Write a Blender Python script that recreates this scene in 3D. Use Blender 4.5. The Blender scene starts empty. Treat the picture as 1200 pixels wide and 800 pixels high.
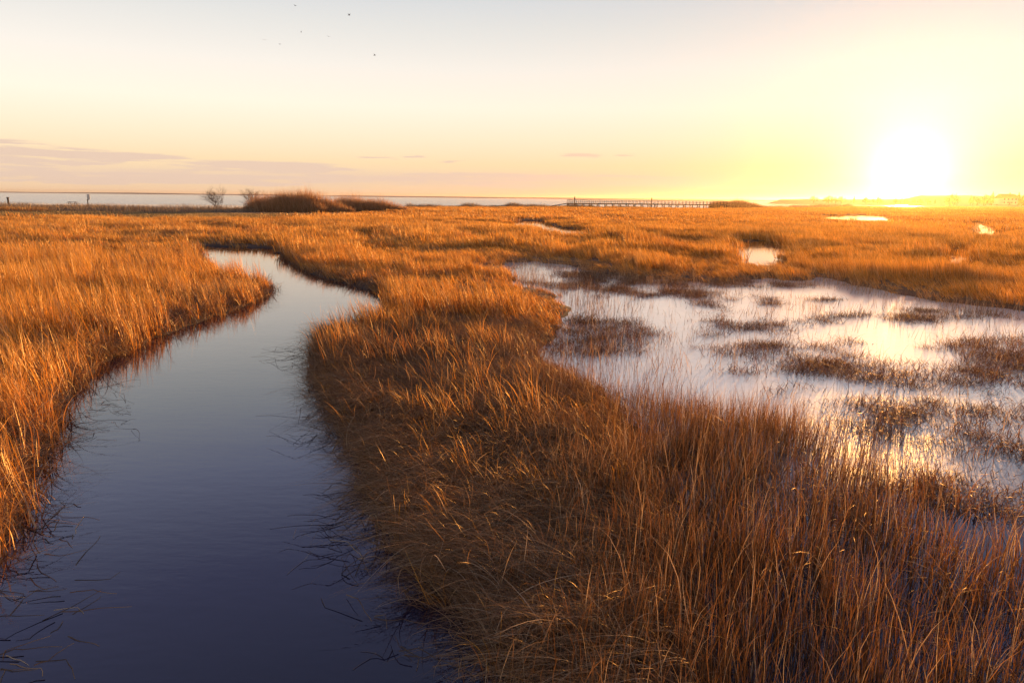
import bpy, bmesh, math, random
import numpy as np
from mathutils import Vector, Matrix
R_ = math.radians
random.seed(7); rng = np.random.default_rng(11)
scn = bpy.context.scene
COL = scn.collection

# ------------------------------------------------------------------ camera
PITCH, ROLL, CAMH = R_(11.90), R_(0.63), 3.5
cd = bpy.data.cameras.new('camera'); cam = bpy.data.objects.new('camera', cd); COL.objects.link(cam)
fw = Vector((0, math.cos(PITCH), -math.sin(PITCH))); up0 = Vector((0, math.sin(PITCH), math.cos(PITCH))); xx = Vector((1, 0, 0))
rt = xx*math.cos(ROLL) + up0*math.sin(ROLL); up = up0*math.cos(ROLL) - xx*math.sin(ROLL)
M = Matrix((rt, up, -fw)).transposed().to_4x4(); M.translation = (0, 0, CAMH)
cam.matrix_world = M
cd.sensor_width = 36; cd.lens = 24.0; cd.clip_start = 0.05; cd.clip_end = 60000
scn.camera = cam

# ------------------------------------------------------------------ sun, sky, exposure
SUN_AZ, SUN_EL = 29.3, 2.0
sdir = Vector((math.sin(R_(SUN_AZ))*math.cos(R_(SUN_EL)), math.cos(R_(SUN_AZ))*math.cos(R_(SUN_EL)), math.sin(R_(SUN_EL))))
ld = bpy.data.lights.new('sun', 'SUN'); ld.energy = 5.0; ld.angle = R_(0.6); ld.color = (1.0, 0.46, 0.12)
LAMP_EL = 4.5
ldir = Vector((math.sin(R_(SUN_AZ))*math.cos(R_(LAMP_EL)), math.cos(R_(SUN_AZ))*math.cos(R_(LAMP_EL)), math.sin(R_(LAMP_EL))))
sun = bpy.data.objects.new('sun', ld); sun.rotation_euler = (-ldir).to_track_quat('-Z', 'Y').to_euler(); COL.objects.link(sun)
scn.view_settings.view_transform = 'Standard'; scn.view_settings.look = 'None'
scn.view_settings.exposure = 1.15; scn.view_settings.gamma = 1.0; scn.view_settings.use_curve_mapping = False

W = bpy.data.worlds.new('World'); scn.world = W; W.use_nodes = True
nt = W.node_tree; nt.nodes.clear()
def N(t, typ, **kw):
    n = t.nodes.new(typ)
    for k, v in kw.items():
        if k == 'inp':
            for a, b in v.items():
                n.inputs[a].default_value = b
        else: setattr(n, k, v)
    return n
def ramp(t, stops, interp='LINEAR'):
    n = t.nodes.new('ShaderNodeValToRGB'); cr = n.color_ramp; cr.interpolation = interp
    while len(cr.elements) > 1: cr.elements.remove(cr.elements[-1])
    cr.elements[0].position = stops[0][0]; cr.elements[0].color = (*stops[0][1], 1)
    for p, c in stops[1:]:
        e = cr.elements.new(p); e.color = (*c, 1)
    return n
def mth(t, op, a, b=None, clamp=False):
    n = t.nodes.new('ShaderNodeMath'); n.operation = op; n.use_clamp = clamp
    for i, v in enumerate((a, b)):
        if v is None: continue
        if isinstance(v, (int, float)): n.inputs[i].default_value = v
        else: t.links.new(v, n.inputs[i])
    return n.outputs[0]
def mixc(t, fac, a, b, mode='MIX'):
    n = t.nodes.new('ShaderNodeMix'); n.data_type = 'RGBA'; n.blend_type = mode; n.clamp_result = False
    for s, v in ((n.inputs[0], fac), (n.inputs[6], a), (n.inputs[7], b)):
        if isinstance(v, (int, float)): s.default_value = v
        elif isinstance(v, tuple): s.default_value = (*v, 1)
        else: t.links.new(v, s)
    return n.outputs[2]
L = nt.links.new
tc = N(nt, 'ShaderNodeTexCoord'); sep = N(nt, 'ShaderNodeSeparateXYZ'); L(tc.outputs['Generated'], sep.inputs[0])
z = mth(nt, 'MAXIMUM', sep.outputs[2], 0.0)
zr = mth(nt, 'POWER', z, 0.5)         # finer near the horizon
def S(e): return e**0.5
grad = ramp(nt, [(0, (1.0, .66, .42)), (S(.010), (1.0, .70, .44)), (S(.022), (1.0, .72, .46)), (S(.045), (1.10, .82, .49)), (S(.08), (1.20, .95, .68)),
                 (S(.12), (1.24, 1.05, .86)), (S(.17), (1.06, .99, .90)), (S(.22), (.88, .87, .84)), (S(.27), (.71, .75, .80)), (S(.36), (.46, .52, .80)),
                 (S(.48), (.18, .21, .45)), (S(.62), (.09, .12, .25)), (S(.8), (.06, .09, .20)), (1, (.05, .08, .19))])
L(zr, grad.inputs[0])
dot = N(nt, 'ShaderNodeVectorMath', operation='DOT_PRODUCT'); L(tc.outputs['Generated'], dot.inputs[0]); dot.inputs[1].default_value = sdir
cl = mth(nt, 'MINIMUM', dot.outputs['Value'], 1.0)
ang = mth(nt, 'ARCCOSINE', mth(nt, 'MAXIMUM', cl, -1.0))         # angle from the sun, radians
g1 = mth(nt, 'EXPONENT', mth(nt, 'MULTIPLY', mth(nt, 'POWER', mth(nt, 'DIVIDE', ang, R_(1.15)), 2.0), -1.0))
g2 = mth(nt, 'EXPONENT', mth(nt, 'DIVIDE', ang, -R_(2.1)))
g3 = mth(nt, 'EXPONENT', mth(nt, 'DIVIDE', ang, -R_(9.0)))
g4 = mth(nt, 'EXPONENT', mth(nt, 'DIVIDE', ang, -R_(50.0)))
# broad warm brightening towards the sun
side = mth(nt, 'ADD', 0.80, mth(nt, 'MULTIPLY', g4, -0.13))
base = mixc(nt, 1.0, grad.outputs[0], side, 'MULTIPLY')
# away from the sun the low sky is a little cooler and pinker
base = mixc(nt, mth(nt, 'MULTIPLY', mth(nt, 'SUBTRACT', 1.0, g4), 0.10), base, (.92, .84, .78), 'MIX')
# clouds: thin low streaks in (azimuth, elevation)
az = mth(nt, 'ARCTAN2', sep.outputs[0], sep.outputs[1])
cmb = N(nt, 'ShaderNodeCombineXYZ'); L(mth(nt, 'MULTIPLY', az, 3.2), cmb.inputs[0]); L(mth(nt, 'MULTIPLY', sep.outputs[2], 55.0), cmb.inputs[1])
no1 = N(nt, 'ShaderNodeTexNoise', inp={'Scale': 1.9, 'Detail': 7.0, 'Roughness': 0.62, 'Distortion': 0.35}); L(cmb.outputs[0], no1.inputs['Vector'])
no2 = N(nt, 'ShaderNodeTexNoise', inp={'Scale': 6.0, 'Detail': 5.0, 'Roughness': 0.6}); L(cmb.outputs[0], no2.inputs['Vector'])
def smooth(x, a, b, lo=0.0, hi=1.0):
    n = N(nt, 'ShaderNodeMapRange', interpolation_type='SMOOTHSTEP'); L(x, n.inputs[0])
    n.inputs[1].default_value = a; n.inputs[2].default_value = b; n.inputs[3].default_value = lo; n.inputs[4].default_value = hi; return n.outputs[0]
el = sep.outputs[2]
fr = mth(nt, 'ADD', mth(nt, 'MULTIPLY', mth(nt, 'SUBTRACT', no1.outputs['Fac'], 0.5), 0.020), mth(nt, 'MULTIPLY', mth(nt, 'SUBTRACT', no2.outputs['Fac'], 0.5), 0.010))
elw = mth(nt, 'ADD', el, fr)
def blob(a0, e0, wa, we, k):          # a streak of cloud centred on azimuth a0, elevation e0 (degrees)
    u = mth(nt, 'POWER', mth(nt, 'DIVIDE', mth(nt, 'SUBTRACT', az, R_(a0)), R_(wa)), 2.0)
    v = mth(nt, 'POWER', mth(nt, 'DIVIDE', mth(nt, 'SUBTRACT', elw, math.sin(R_(e0))), R_(we)), 2.0)
    return mth(nt, 'MULTIPLY', mth(nt, 'EXPONENT', mth(nt, 'MULTIPLY', mth(nt, 'ADD', u, v), -1.0)), k)
acc = None
for b in [(-31.9, 1.95, 2.7, 0.16, 0.6), (-23.2, 1.66, 3.7, 0.14, 0.6), (-35.3, 1.5, 3.1, 0.18, 0.7), (-28.9, 0.8, 4.0, 0.14, 0.7), (6.8, 1.72, 8.5, 0.18, 0.5), (-34.9, 1.01, 6.3, 0.29, 0.8), (-28.3, 1.29, 6.9, 0.21, 0.6), (-20.2, 1.22, 9.5, 0.25, 0.7), (-5.7, 1.39, 9.2, 0.21, 0.55), (-34.2, 2.42, 4.7, 0.5, 1.0), (-28.7, 2.52, 3.4, 0.29, 0.75), (-35.6, 2.96, 2.1, 0.36, 0.8), (-19.5, 2.13, 5.4, 0.32, 0.95), (-33.4, 1.16, 5.9, 0.29, 0.6), (-26.1, 0.98, 9.5, 0.25, 0.7), (-11.1, 3.03, 1.5, 0.13, 0.36), (-8.0, 3.16, 1.1, 0.1, 0.3), (5.4, 3.45, 1.6, 0.11, 0.42), (-4.7, 2.82, 1.3, 0.09, 0.3), (9.1, 3.46, 1.0, 0.09, 0.3), (-2.9, 1.76, 6.4, 0.21, 0.45), (-15.1, 1.45, 4.0, 0.21, 0.55)]:
    s = blob(*b); acc = s if acc is None else mth(nt, 'MAXIMUM', acc, s)
tex = mth(nt, 'MULTIPLY', smooth(no1.outputs['Fac'], .36, .60, .25, 1.25), smooth(no2.outputs['Fac'], .34, .56, .35, 1.0))
cloud = smooth(mth(nt, 'MULTIPLY', acc, tex), .05, .24)
bank = mth(nt, 'MULTIPLY', mth(nt, 'MULTIPLY', smooth(elw, .010, .018), smooth(elw, .040, .024)), smooth(no1.outputs['Fac'], .35, .62, .25, .95))
thin = mth(nt, 'MULTIPLY', mth(nt, 'MULTIPLY', smooth(no2.outputs['Fac'], .56, .72), smooth(el, .085, .03)), smooth(az, R_(6), R_(-25), .05, .5))
call = mth(nt, 'MINIMUM', mth(nt, 'ADD', mth(nt, 'MAXIMUM', cloud, bank), mth(nt, 'MULTIPLY', thin, .6)), 1.0)
ccol = mixc(nt, g3, (.68, .51, .41), (1.0, .56, .22))
base = mixc(nt, mth(nt, 'MULTIPLY', call, .92), base, ccol)
# aureole and the sun itself
def addc(a, fac, col, k):
    n = mixc(nt, 1.0, a, mixc(nt, 1.0, (col[0]*k, col[1]*k, col[2]*k), fac, 'MULTIPLY'), 'ADD'); return n
base = addc(base, g3, (1.0, .42, .0), .16)
base = addc(base, g2, (1.0, .80, .55), 2.3)
base = addc(base, g1, (1.0, .92, .74), 3.0)
sky = N(nt, 'ShaderNodeTexSky', sky_type='NISHITA', sun_disc=False, sun_elevation=R_(SUN_EL), sun_rotation=R_(SUN_AZ), air_density=1.0, dust_density=1.0)
bgA = N(nt, 'ShaderNodeBackground', inp={'Strength': 0.003}); L(sky.outputs[0], bgA.inputs[0])
bgB = N(nt, 'ShaderNodeBackground', inp={'Strength': 0.54}); L(base, bgB.inputs[0])
add = N(nt, 'ShaderNodeAddShader'); L(bgA.outputs[0], add.inputs[0]); L(bgB.outputs[0], add.inputs[1])
wo = N(nt, 'ShaderNodeOutputWorld'); L(add.outputs[0], wo.inputs[0])

# ------------------------------------------------------------------ layout (metres; camera stands over the origin looking along +Y)
CREEK = [(-4.68, 4.33), (-4.94, 5.41), (-4.95, 5.98), (-5.39, 7.02), (-6.21, 8.56), (-7.35, 10.67), (-8.5, 13.46), (-8.83, 16.44), (-8.67, 19.51), (-8.54, 22.49), (-8.99, 25.45), (-9.25, 25.54), (-10.39, 27.28), (-12.03, 28.77), (-13.94, 31.69), (-16.56, 36.44), (-21.22, 45.06), (-21.91, 48.32), (-20.61, 47.24), (-15.72, 45.96), (-12.6, 37.99), (-8.77, 30.33), (-6.07, 26.44), (-4.32, 24.01), (-3.77, 20.65), (-4.16, 17.71), (-4.72, 16.89), (-4.6, 15.42), (-3.65, 12.35), (-2.6, 10.01), (-1.92, 8.4), (-1.42, 7.18), (-0.98, 6.15), (-0.53, 5.39), (-0.14, 4.67), (0.21, 4.24), (0.5, 3.07), (0.9, -12.0), (-6.5, -12.0)]
POND = [(-0.51, 36.89), (1.15, 38.6), (3.18, 35.9), (4.45, 31.98), (6.0, 30.1), (9.11, 29.15), (11.64, 31.28), (12.66, 29.77), (14.41, 31.89), (14.66, 29.05), (14.93, 26.43), (15.39, 24.45), (16.17, 23.32), (17.05, 22.13), (18.83, 21.27), (21.64, 18.93), (6.2, 3.14), (1.43, 3.08), (1.67, 4.43), (1.71, 5.54), (1.87, 6.83), (1.94, 8.21), (1.96, 10.22), (1.62, 12.41), (0.68, 13.17), (0.8, 15.49), (1.3, 18.72), (1.84, 21.63), (1.27, 25.73), (0.14, 27.67)]
STEMS = [(0.8, 12.29), (2.28, 10.99), (3.47, 10.72), (4.32, 10.06), (4.77, 8.86), (4.38, 7.12), (4.47, 6.48), (5.02, 6.16), (6.36, 5.83), (6.02, 3.72), (0.44, 2.63), (0.59, 4.41), (0.79, 5.52), (0.99, 7.22), (1.01, 9.43), (0.66, 12.67)]
MAT_A = [(-1.62, 7.16), (-0.85, 8.14), (0.42, 7.43), (0.82, 5.8), (0.58, 4.24), (-0.34, 4.23), (-0.99, 5.62)]
MAT_B = [(-5.5, 17.98), (-3.98, 20.88), (-0.97, 18.88), (0.76, 14.8), (0.91, 11.55), (-0.91, 8.71), (-2.06, 8.68), (-3.72, 13.12)]
GAP = [(0.66, 17.17), (-0.85, 16.56), (-2.87, 17.31), (-4.28, 18.68), (-3.19, 19.29), (-0.95, 18.62), (0.93, 18.36)]
POOLS = [[(-1.52, 106.7), (5.16, 108.92), (4.94, 82.76), (3.49, 73.56), (-0.13, 72.57)], [(1.14, 87.94), (5.25, 87.72), (8.87, 76.84), (6.8, 62.13), (2.96, 62.05)], [(18.83, 59.23), (22.18, 61.01), (22.77, 55.55), (14.94, 37.12), (12.56, 36.24), (14.23, 44.33)], [(73.47, 171.7), (92.45, 184.36), (96.82, 175.04), (71.89, 127.59), (56.04, 111.57), (56.7, 129.44)], [(80.63, 126.9), (88.03, 127.0), (64.17, 88.16), (44.83, 62.33), (42.74, 64.9)], [(32.66, 52.37), (34.71, 50.97), (23.96, 35.1), (22.4, 35.4)], [(149.04, 206.38), (164.3, 213.04), (97.9, 126.74), (100.02, 137.88)]]
FLATS = [[(4.35, 35.14), (6.0, 30.1), (4.38, 25.35), (3.13, 25.03), (2.26, 27.96), (1.89, 30.69)], [(0.96, 19.0), (2.27, 19.91), (3.65, 19.16), (3.58, 17.01), (2.8, 15.59), (1.54, 15.01), (0.8, 15.49)], [(6.77, 30.17), (10.28, 30.49), (9.55, 28.04), (6.13, 27.21)], [(5.78, 27.18), (7.66, 26.33), (7.01, 24.45), (5.44, 24.76)], [(6.16, 20.46), (7.99, 19.7), (7.26, 18.11), (5.45, 18.25)], [(5.76, 16.71), (7.46, 16.2), (8.89, 14.39), (10.13, 13.06), (9.26, 11.87), (7.54, 12.64), (6.12, 13.55), (5.08, 14.07), (5.15, 15.44)], [(13.09, 22.56), (15.06, 21.66), (13.92, 20.35), (12.09, 20.53)], [(10.64, 15.98), (13.69, 18.24), (14.63, 17.39), (11.18, 13.1), (9.36, 13.68)], [(5.21, 12.15), (6.28, 11.76), (7.08, 10.82), (7.63, 9.63), (7.01, 8.79), (6.14, 9.08), (5.47, 10.13), (5.03, 10.97)], [(6.7, 12.61), (7.53, 11.8), (8.88, 11.35), (8.63, 10.44), (7.09, 10.39), (6.47, 11.26)], [(5.44, 8.9), (5.78, 8.32), (6.12, 7.57), (5.71, 7.02), (4.95, 7.32), (4.95, 8.03)]]
TANGLES = [[(-8.51, 12.91), (-7.19, 12.34), (-5.68, 9.96), (-5.95, 9.21), (-5.75, 8.0), (-7.44, 10.76)], [(-5.32, 15.37), (-4.5, 16.37), (-2.96, 11.41), (-2.42, 8.98), (-3.28, 10.04), (-4.31, 13.1)], [(-5.7, 7.06), (-4.89, 7.29), (-3.67, 5.18), (-3.27, 4.35), (-3.82, 4.17), (-5.52, 6.13)], [(-2.14, 8.1), (-1.52, 7.16), (-1.33, 5.75), (-1.49, 5.47), (-0.65, 4.78), (-0.22, 4.4), (-0.6, 4.4), (-1.29, 5.22), (-1.85, 6.38)]]
SHORE = [(-600, 150), (-300, 158), (-150, 160), (-85, 172), (-40, 188), (-20, 232), (5, 245), (20, 262), (60, 262), (90, 268), (100, 300), (140, 345), (200, 450), (330, 520), (560, 560), (900, 600)]

# ------------------------------------------------------------------ numpy helpers
def hash2(ix, iy, s):
    h = (ix.astype(np.int64)*374761393 + iy.astype(np.int64)*668265263 + s*1442695041) & 0x7fffffff
    h = ((h ^ (h >> 13))*1274126177) & 0x7fffffff
    return ((h ^ (h >> 16)) & 0xffff)/65535.0
def vnoise(x, y, s=0):
    ix = np.floor(x); iy = np.floor(y); fx = x-ix; fy = y-iy
    fx = fx*fx*(3-2*fx); fy = fy*fy*(3-2*fy)
    a = hash2(ix, iy, s); b = hash2(ix+1, iy, s); c = hash2(ix, iy+1, s); d = hash2(ix+1, iy+1, s)
    return (a*(1-fx)+b*fx)*(1-fy) + (c*(1-fx)+d*fx)*fy
def fbm(x, y, s=0, o=4):
    v = 0; a = .5; t = 0
    for i in range(o):
        v = v + a*vnoise(x, y, s+i*17); t += a; a *= .5; x = x*2.03+7.1; y = y*2.03+3.7
    return v/t
def sdf(P, poly):
    """signed distance, positive inside"""
    V = np.array(poly, float); x, y = P[:, 0], P[:, 1]
    d = np.full(len(P), 1e18); ins = np.zeros(len(P), bool); n = len(V)
    for i in range(n):
        a = V[i]; b = V[(i+1) % n]; e = b-a; L2 = e @ e + 1e-12
        wx = x-a[0]; wy = y-a[1]; t = np.clip((wx*e[0]+wy*e[1])/L2, 0, 1)
        d = np.minimum(d, (wx-e[0]*t)**2+(wy-e[1]*t)**2)
        c = ((a[1] > y) != (b[1] > y)); 
        if c.any():
            xi = a[0]+(y-a[1])*(b[0]-a[0])/((b[1]-a[1]) if b[1] != a[1] else 1e-9)
            ins ^= c & (x < xi)
    d = np.sqrt(d); return np.where(ins, d, -d)
def sstep(x, a, b):
    t = np.clip((x-a)/(b-a), 0, 1); return t*t*(3-2*t)
SX = np.array([p[0] for p in SHORE], float); SY = np.array([p[1] for p in SHORE], float)
def shore_y(x): return np.interp(x, SX, SY)
def wobble(P):
    """ragged water edges"""
    r = np.hypot(P[:, 0], P[:, 1])
    return (fbm(P[:, 0]*1.1, P[:, 1]*1.1, 5, 4)-.5)*np.clip(.25+r*.02, .25, 1.6)
def fields(P):
    """creek, pond, pools, flats, stems, shore: signed distances, positive inside"""
    w = wobble(P)
    f = {}
    f['creek'] = sdf(P, CREEK)+w*.9
    f['pond'] = sdf(P, POND)+w*1.2
    f['pool'] = np.max([sdf(P, q) for q in POOLS], axis=0)+w*2.0
    f['flat'] = np.max([sdf(P, q) for q in FLATS], axis=0)+w*2.6+(fbm(P[:, 0]*3.5, P[:, 1]*3.5, 45, 2)-.5)*1.0
    f['stems'] = sdf(P, STEMS)+w*1.6
    f['sea'] = P[:, 1]-shore_y(P[:, 0])
    return f
def ground_z(P, f=None):
    f = f or fields(P)
    water = np.maximum(np.maximum(f['creek'], f['pond']), f['pool'])
    land = np.minimum(-water, -f['sea']*.5)
    r = np.hypot(P[:, 0], P[:, 1])
    n = fbm(P[:, 0]*.8, P[:, 1]*.8, 40, 4)-.5
    zz = np.where(land > 0, np.minimum(land*.22, .10)+n*.06*np.minimum(land, 1), np.maximum(land*.35, -.45)+n*.03)
    dry = sstep(land, .0, .5)*.05
    zz = zz+dry
    zz = np.where(f['sea'] > 0, np.minimum(zz, -.02*np.minimum(f['sea'], 60)), zz)
    return zz

# ------------------------------------------------------------------ object helpers
def tag(o, label=None, cat=None, group=None, kind=None):
    if label: o['label'] = label
    if cat: o['category'] = cat
    if group: o['group'] = group
    if kind: o['kind'] = kind
    return o
def link(name, me, parent=None, loc=None):
    o = bpy.data.objects.new(name, me); COL.objects.link(o)
    if parent: o.parent = parent
    if loc is not None: o.location = loc
    return o
def mesh(name, V, Fc, mat=None, smooth=False):
    me = bpy.data.meshes.new(name); me.from_pydata([tuple(v) for v in V], [], Fc)
    if mat: me.materials.append(mat)
    if smooth: me.shade_smooth()
    me.update(); return me
def quadmesh(name, V, Q, mat=None, attr=None):
    """fast build: V (n,3), Q (m,4) int"""
    me = bpy.data.meshes.new(name); me.vertices.add(len(V)); me.vertices.foreach_set('co', np.asarray(V, np.float32).ravel())
    me.loops.add(Q.size); me.loops.foreach_set('vertex_index', Q.astype(np.int32).ravel())
    me.polygons.add(len(Q)); me.polygons.foreach_set('loop_start', np.arange(0, Q.size, 4, dtype=np.int32))
    me.update(calc_edges=True)
    if attr:
        for k, a in attr.items():
            at = me.attributes.new(k, 'FLOAT', 'POINT'); at.data.foreach_set('value', np.asarray(a, np.float32))
    if mat: me.materials.append(mat)
    return me
def empty(name, loc):
    o = bpy.data.objects.new(name, None); COL.objects.link(o); o.location = loc; return o
class MB:
    def __init__(s): s.v = []; s.f = []
    def box(s, c, d, rz=0, taper=1.0):
        n = len(s.v); cx, cy, cz = c; a, b, h = d[0]/2, d[1]/2, d[2]/2; co, si = math.cos(rz), math.sin(rz)
        for k, sc in ((-h, 1), (h, taper)):
            for x, y in ((-a, -b), (a, -b), (a, b), (-a, b)):
                x *= sc; y *= sc
                s.v.append((cx+x*co-y*si, cy+x*si+y*co, cz+k))
        s.f += [(n, n+3, n+2, n+1), (n+4, n+5, n+6, n+7)] + [(n+i, n+(i+1) % 4, n+4+(i+1) % 4, n+4+i) for i in range(4)]
        return s
    def tube(s, pts, rad, k=6):
        n = len(s.v)
        for i, p in enumerate(pts):
            p = Vector(p); a = Vector(pts[min(i+1, len(pts)-1)])-Vector(pts[max(i-1, 0)]); a.normalize()
            u = a.cross(Vector((.31, .9, .12))).normalized(); w = a.cross(u)
            r = rad[i] if isinstance(rad, (list, tuple)) else rad
            for j in range(k):
                t = 2*math.pi*j/k; s.v.append(tuple(p+u*math.cos(t)*r+w*math.sin(t)*r))
        for i in range(len(pts)-1):
            for j in range(k):
                a0 = n+i*k+j; b0 = n+i*k+(j+1) % k; s.f.append((a0, b0, b0+k, a0+k))
        s.f.append(tuple(range(n+k-1, n-1, -1))); s.f.append(tuple(range(n+(len(pts)-1)*k, n+len(pts)*k)))
        return s
    def poly(s, pts, faces):
        n = len(s.v); s.v += [tuple(p) for p in pts]; s.f += [tuple(n+i for i in f) for f in faces]; return s
    def me(s, name, mat): return mesh(name, s.v, s.f, mat)

# ------------------------------------------------------------------ materials
def mat(name):
    m = bpy.data.materials.new(name); m.use_nodes = True; m.node_tree.nodes.clear(); t = m.node_tree
    o = N(t, 'ShaderNodeOutputMaterial'); return m, t, o
def simple(name, c, rough=.8, noise=0.25, scale=3.0, c2=None):
    m, t, o = mat(name)
    b = N(t, 'ShaderNodeBsdfPrincipled', inp={'Roughness': rough})
    g = N(t, 'ShaderNodeTexCoord'); n = N(t, 'ShaderNodeTexNoise', inp={'Scale': scale, 'Detail': 5.0}); t.links.new(g.outputs['Object'], n.inputs['Vector'])
    c2 = c2 or tuple(v*(1-noise) for v in c)
    r = ramp(t, [(.35, c2), (.65, c)]); t.links.new(n.outputs['Fac'], r.inputs[0]); t.links.new(r.outputs[0], b.inputs['Base Color'])
    t.links.new(b.outputs[0], o.inputs[0]); return m
def grass_mat(name, stops, trans=.5, tipcol=None, gloss=.07, pale=.75, drift=False):
    """stops: colour ramp over the tuft's own tint; each blade and each blade's length vary too"""
    m, t, o = mat(name)
    ti = N(t, 'ShaderNodeAttribute', attribute_type='INSTANCER', attribute_name='tint')
    br = N(t, 'ShaderNodeAttribute', attribute_name='rnd'); bt = N(t, 'ShaderNodeAttribute', attribute_name='along')
    f = mth(t, 'ADD', mth(t, 'MULTIPLY', ti.outputs['Fac'], .7), mth(t, 'MULTIPLY', br.outputs['Fac'], .3))
    r = ramp(t, stops); t.links.new(f, r.inputs[0])
    c = r.outputs[0]
    if tipcol:
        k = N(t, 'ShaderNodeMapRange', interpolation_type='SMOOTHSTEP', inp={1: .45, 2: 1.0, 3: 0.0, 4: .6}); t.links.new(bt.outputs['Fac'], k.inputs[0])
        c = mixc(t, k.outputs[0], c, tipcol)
    if drift:
        gp = N(t, 'ShaderNodeNewGeometry'); dn = N(t, 'ShaderNodeTexNoise', inp={'Scale': .16, 'Detail': 4.0, 'Roughness': .6}); t.links.new(gp.outputs['Position'], dn.inputs[0])
        dk = N(t, 'ShaderNodeMapRange', interpolation_type='SMOOTHSTEP', inp={1: .52, 2: .68, 3: 0.0, 4: .55}); t.links.new(dn.outputs['Fac'], dk.inputs[0]); c = mixc(t, dk.outputs[0], c, (.30, .19, .10))
        dk2 = N(t, 'ShaderNodeMapRange', interpolation_type='SMOOTHSTEP', inp={1: .46, 2: .34, 3: 0.0, 4: .5}); t.links.new(dn.outputs['Fac'], dk2.inputs[0]); c = mixc(t, dk2.outputs[0], c, (.44, .14, .022))
    v = mth(t, 'ADD', .50, mth(t, 'MULTIPLY', mth(t, 'POWER', br.outputs['Fac'], 1.6), 1.1))
    c = mixc(t, 1.0, c, v, 'MULTIPLY')
    pl = N(t, 'ShaderNodeMapRange', interpolation_type='SMOOTHSTEP', inp={1: .86, 2: .92, 3: 0.0, 4: pale}); t.links.new(br.outputs['Fac'], pl.inputs[0])
    c = mixc(t, pl.outputs[0], c, (.62, .48, .30))
    d = N(t, 'ShaderNodeBsdfDiffuse'); tr = N(t, 'ShaderNodeBsdfTranslucent'); gl = N(t, 'ShaderNodeBsdfGlossy', inp={'Roughness': .42, 'Color': (1, .85, .65, 1)})
    t.links.new(c, d.inputs[0]); t.links.new(c, tr.inputs[0])
    mx = N(t, 'ShaderNodeMixShader', inp={0: trans}); t.links.new(d.outputs[0], mx.inputs[1]); t.links.new(tr.outputs[0], mx.inputs[2])
    m2 = N(t, 'ShaderNodeMixShader', inp={0: gloss}); t.links.new(mx.outputs[0], m2.inputs[1]); t.links.new(gl.outputs[0], m2.inputs[2])
    t.links.new(m2.outputs[0], o.inputs[0]); return m
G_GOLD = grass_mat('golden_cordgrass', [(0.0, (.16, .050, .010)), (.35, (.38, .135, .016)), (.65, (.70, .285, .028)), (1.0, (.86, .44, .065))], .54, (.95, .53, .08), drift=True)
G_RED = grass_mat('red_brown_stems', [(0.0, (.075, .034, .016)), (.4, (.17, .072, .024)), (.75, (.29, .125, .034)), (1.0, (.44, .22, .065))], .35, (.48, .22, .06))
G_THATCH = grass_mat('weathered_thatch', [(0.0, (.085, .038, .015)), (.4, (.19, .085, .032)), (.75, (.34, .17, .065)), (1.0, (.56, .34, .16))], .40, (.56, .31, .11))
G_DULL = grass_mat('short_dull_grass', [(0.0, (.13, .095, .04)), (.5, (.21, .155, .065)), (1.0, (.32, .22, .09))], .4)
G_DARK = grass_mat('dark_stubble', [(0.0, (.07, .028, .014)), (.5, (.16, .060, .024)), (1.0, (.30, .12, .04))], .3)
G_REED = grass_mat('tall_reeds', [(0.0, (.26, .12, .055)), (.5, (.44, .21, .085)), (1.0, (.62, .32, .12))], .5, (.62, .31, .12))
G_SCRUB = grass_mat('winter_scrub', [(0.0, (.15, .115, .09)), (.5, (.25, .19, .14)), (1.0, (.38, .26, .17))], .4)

def ground_mat():
    m, t, o = mat('marsh_mud'); g = N(t, 'ShaderNodeNewGeometry')
    n1 = N(t, 'ShaderNodeTexNoise', inp={'Scale': 1.7, 'Detail': 9.0, 'Roughness': .65}); n2 = N(t, 'ShaderNodeTexNoise', inp={'Scale': .05, 'Detail': 5.0})
    t.links.new(g.outputs['Position'], n1.inputs[0]); t.links.new(g.outputs['Position'], n2.inputs[0])
    r1 = ramp(t, [(.3, (.045, .026, .016)), (.55, (.10, .055, .028)), (.75, (.20, .11, .05))]); t.links.new(n1.outputs['Fac'], r1.inputs[0])
    r2 = ramp(t, [(.3, (.26, .13, .04)), (.7, (.42, .22, .06))]); t.links.new(n2.outputs['Fac'], r2.inputs[0])
    sp = N(t, 'ShaderNodeSeparateXYZ'); t.links.new(g.outputs['Position'], sp.inputs[0])
    k = N(t, 'ShaderNodeMapRange', inp={1: 90.0, 2: 300.0, 3: 0.0, 4: .85}); t.links.new(sp.outputs[1], k.inputs[0])   # far off the turf hides the mud
    c = mixc(t, k.outputs[0], r1.outputs[0], r2.outputs[0])
    w = N(t, 'ShaderNodeMapRange', inp={1: -.02, 2: .05, 3: 1.0, 4: 0.0}); t.links.new(sp.outputs[2], w.inputs[0])
    c = mixc(t, w.outputs[0], c, (.020, .012, .009))
    b = N(t, 'ShaderNodeBsdfPrincipled', inp={'Roughness': .85}); t.links.new(c, b.inputs['Base Color'])
    bp = N(t, 'ShaderNodeBump', inp={'Strength': .8, 'Distance': .06}); t.links.new(n1.outputs['Fac'], bp.inputs['Height']); t.links.new(bp.outputs[0], b.inputs['Normal'])
    t.links.new(b.outputs[0], o.inputs[0]); return m
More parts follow.
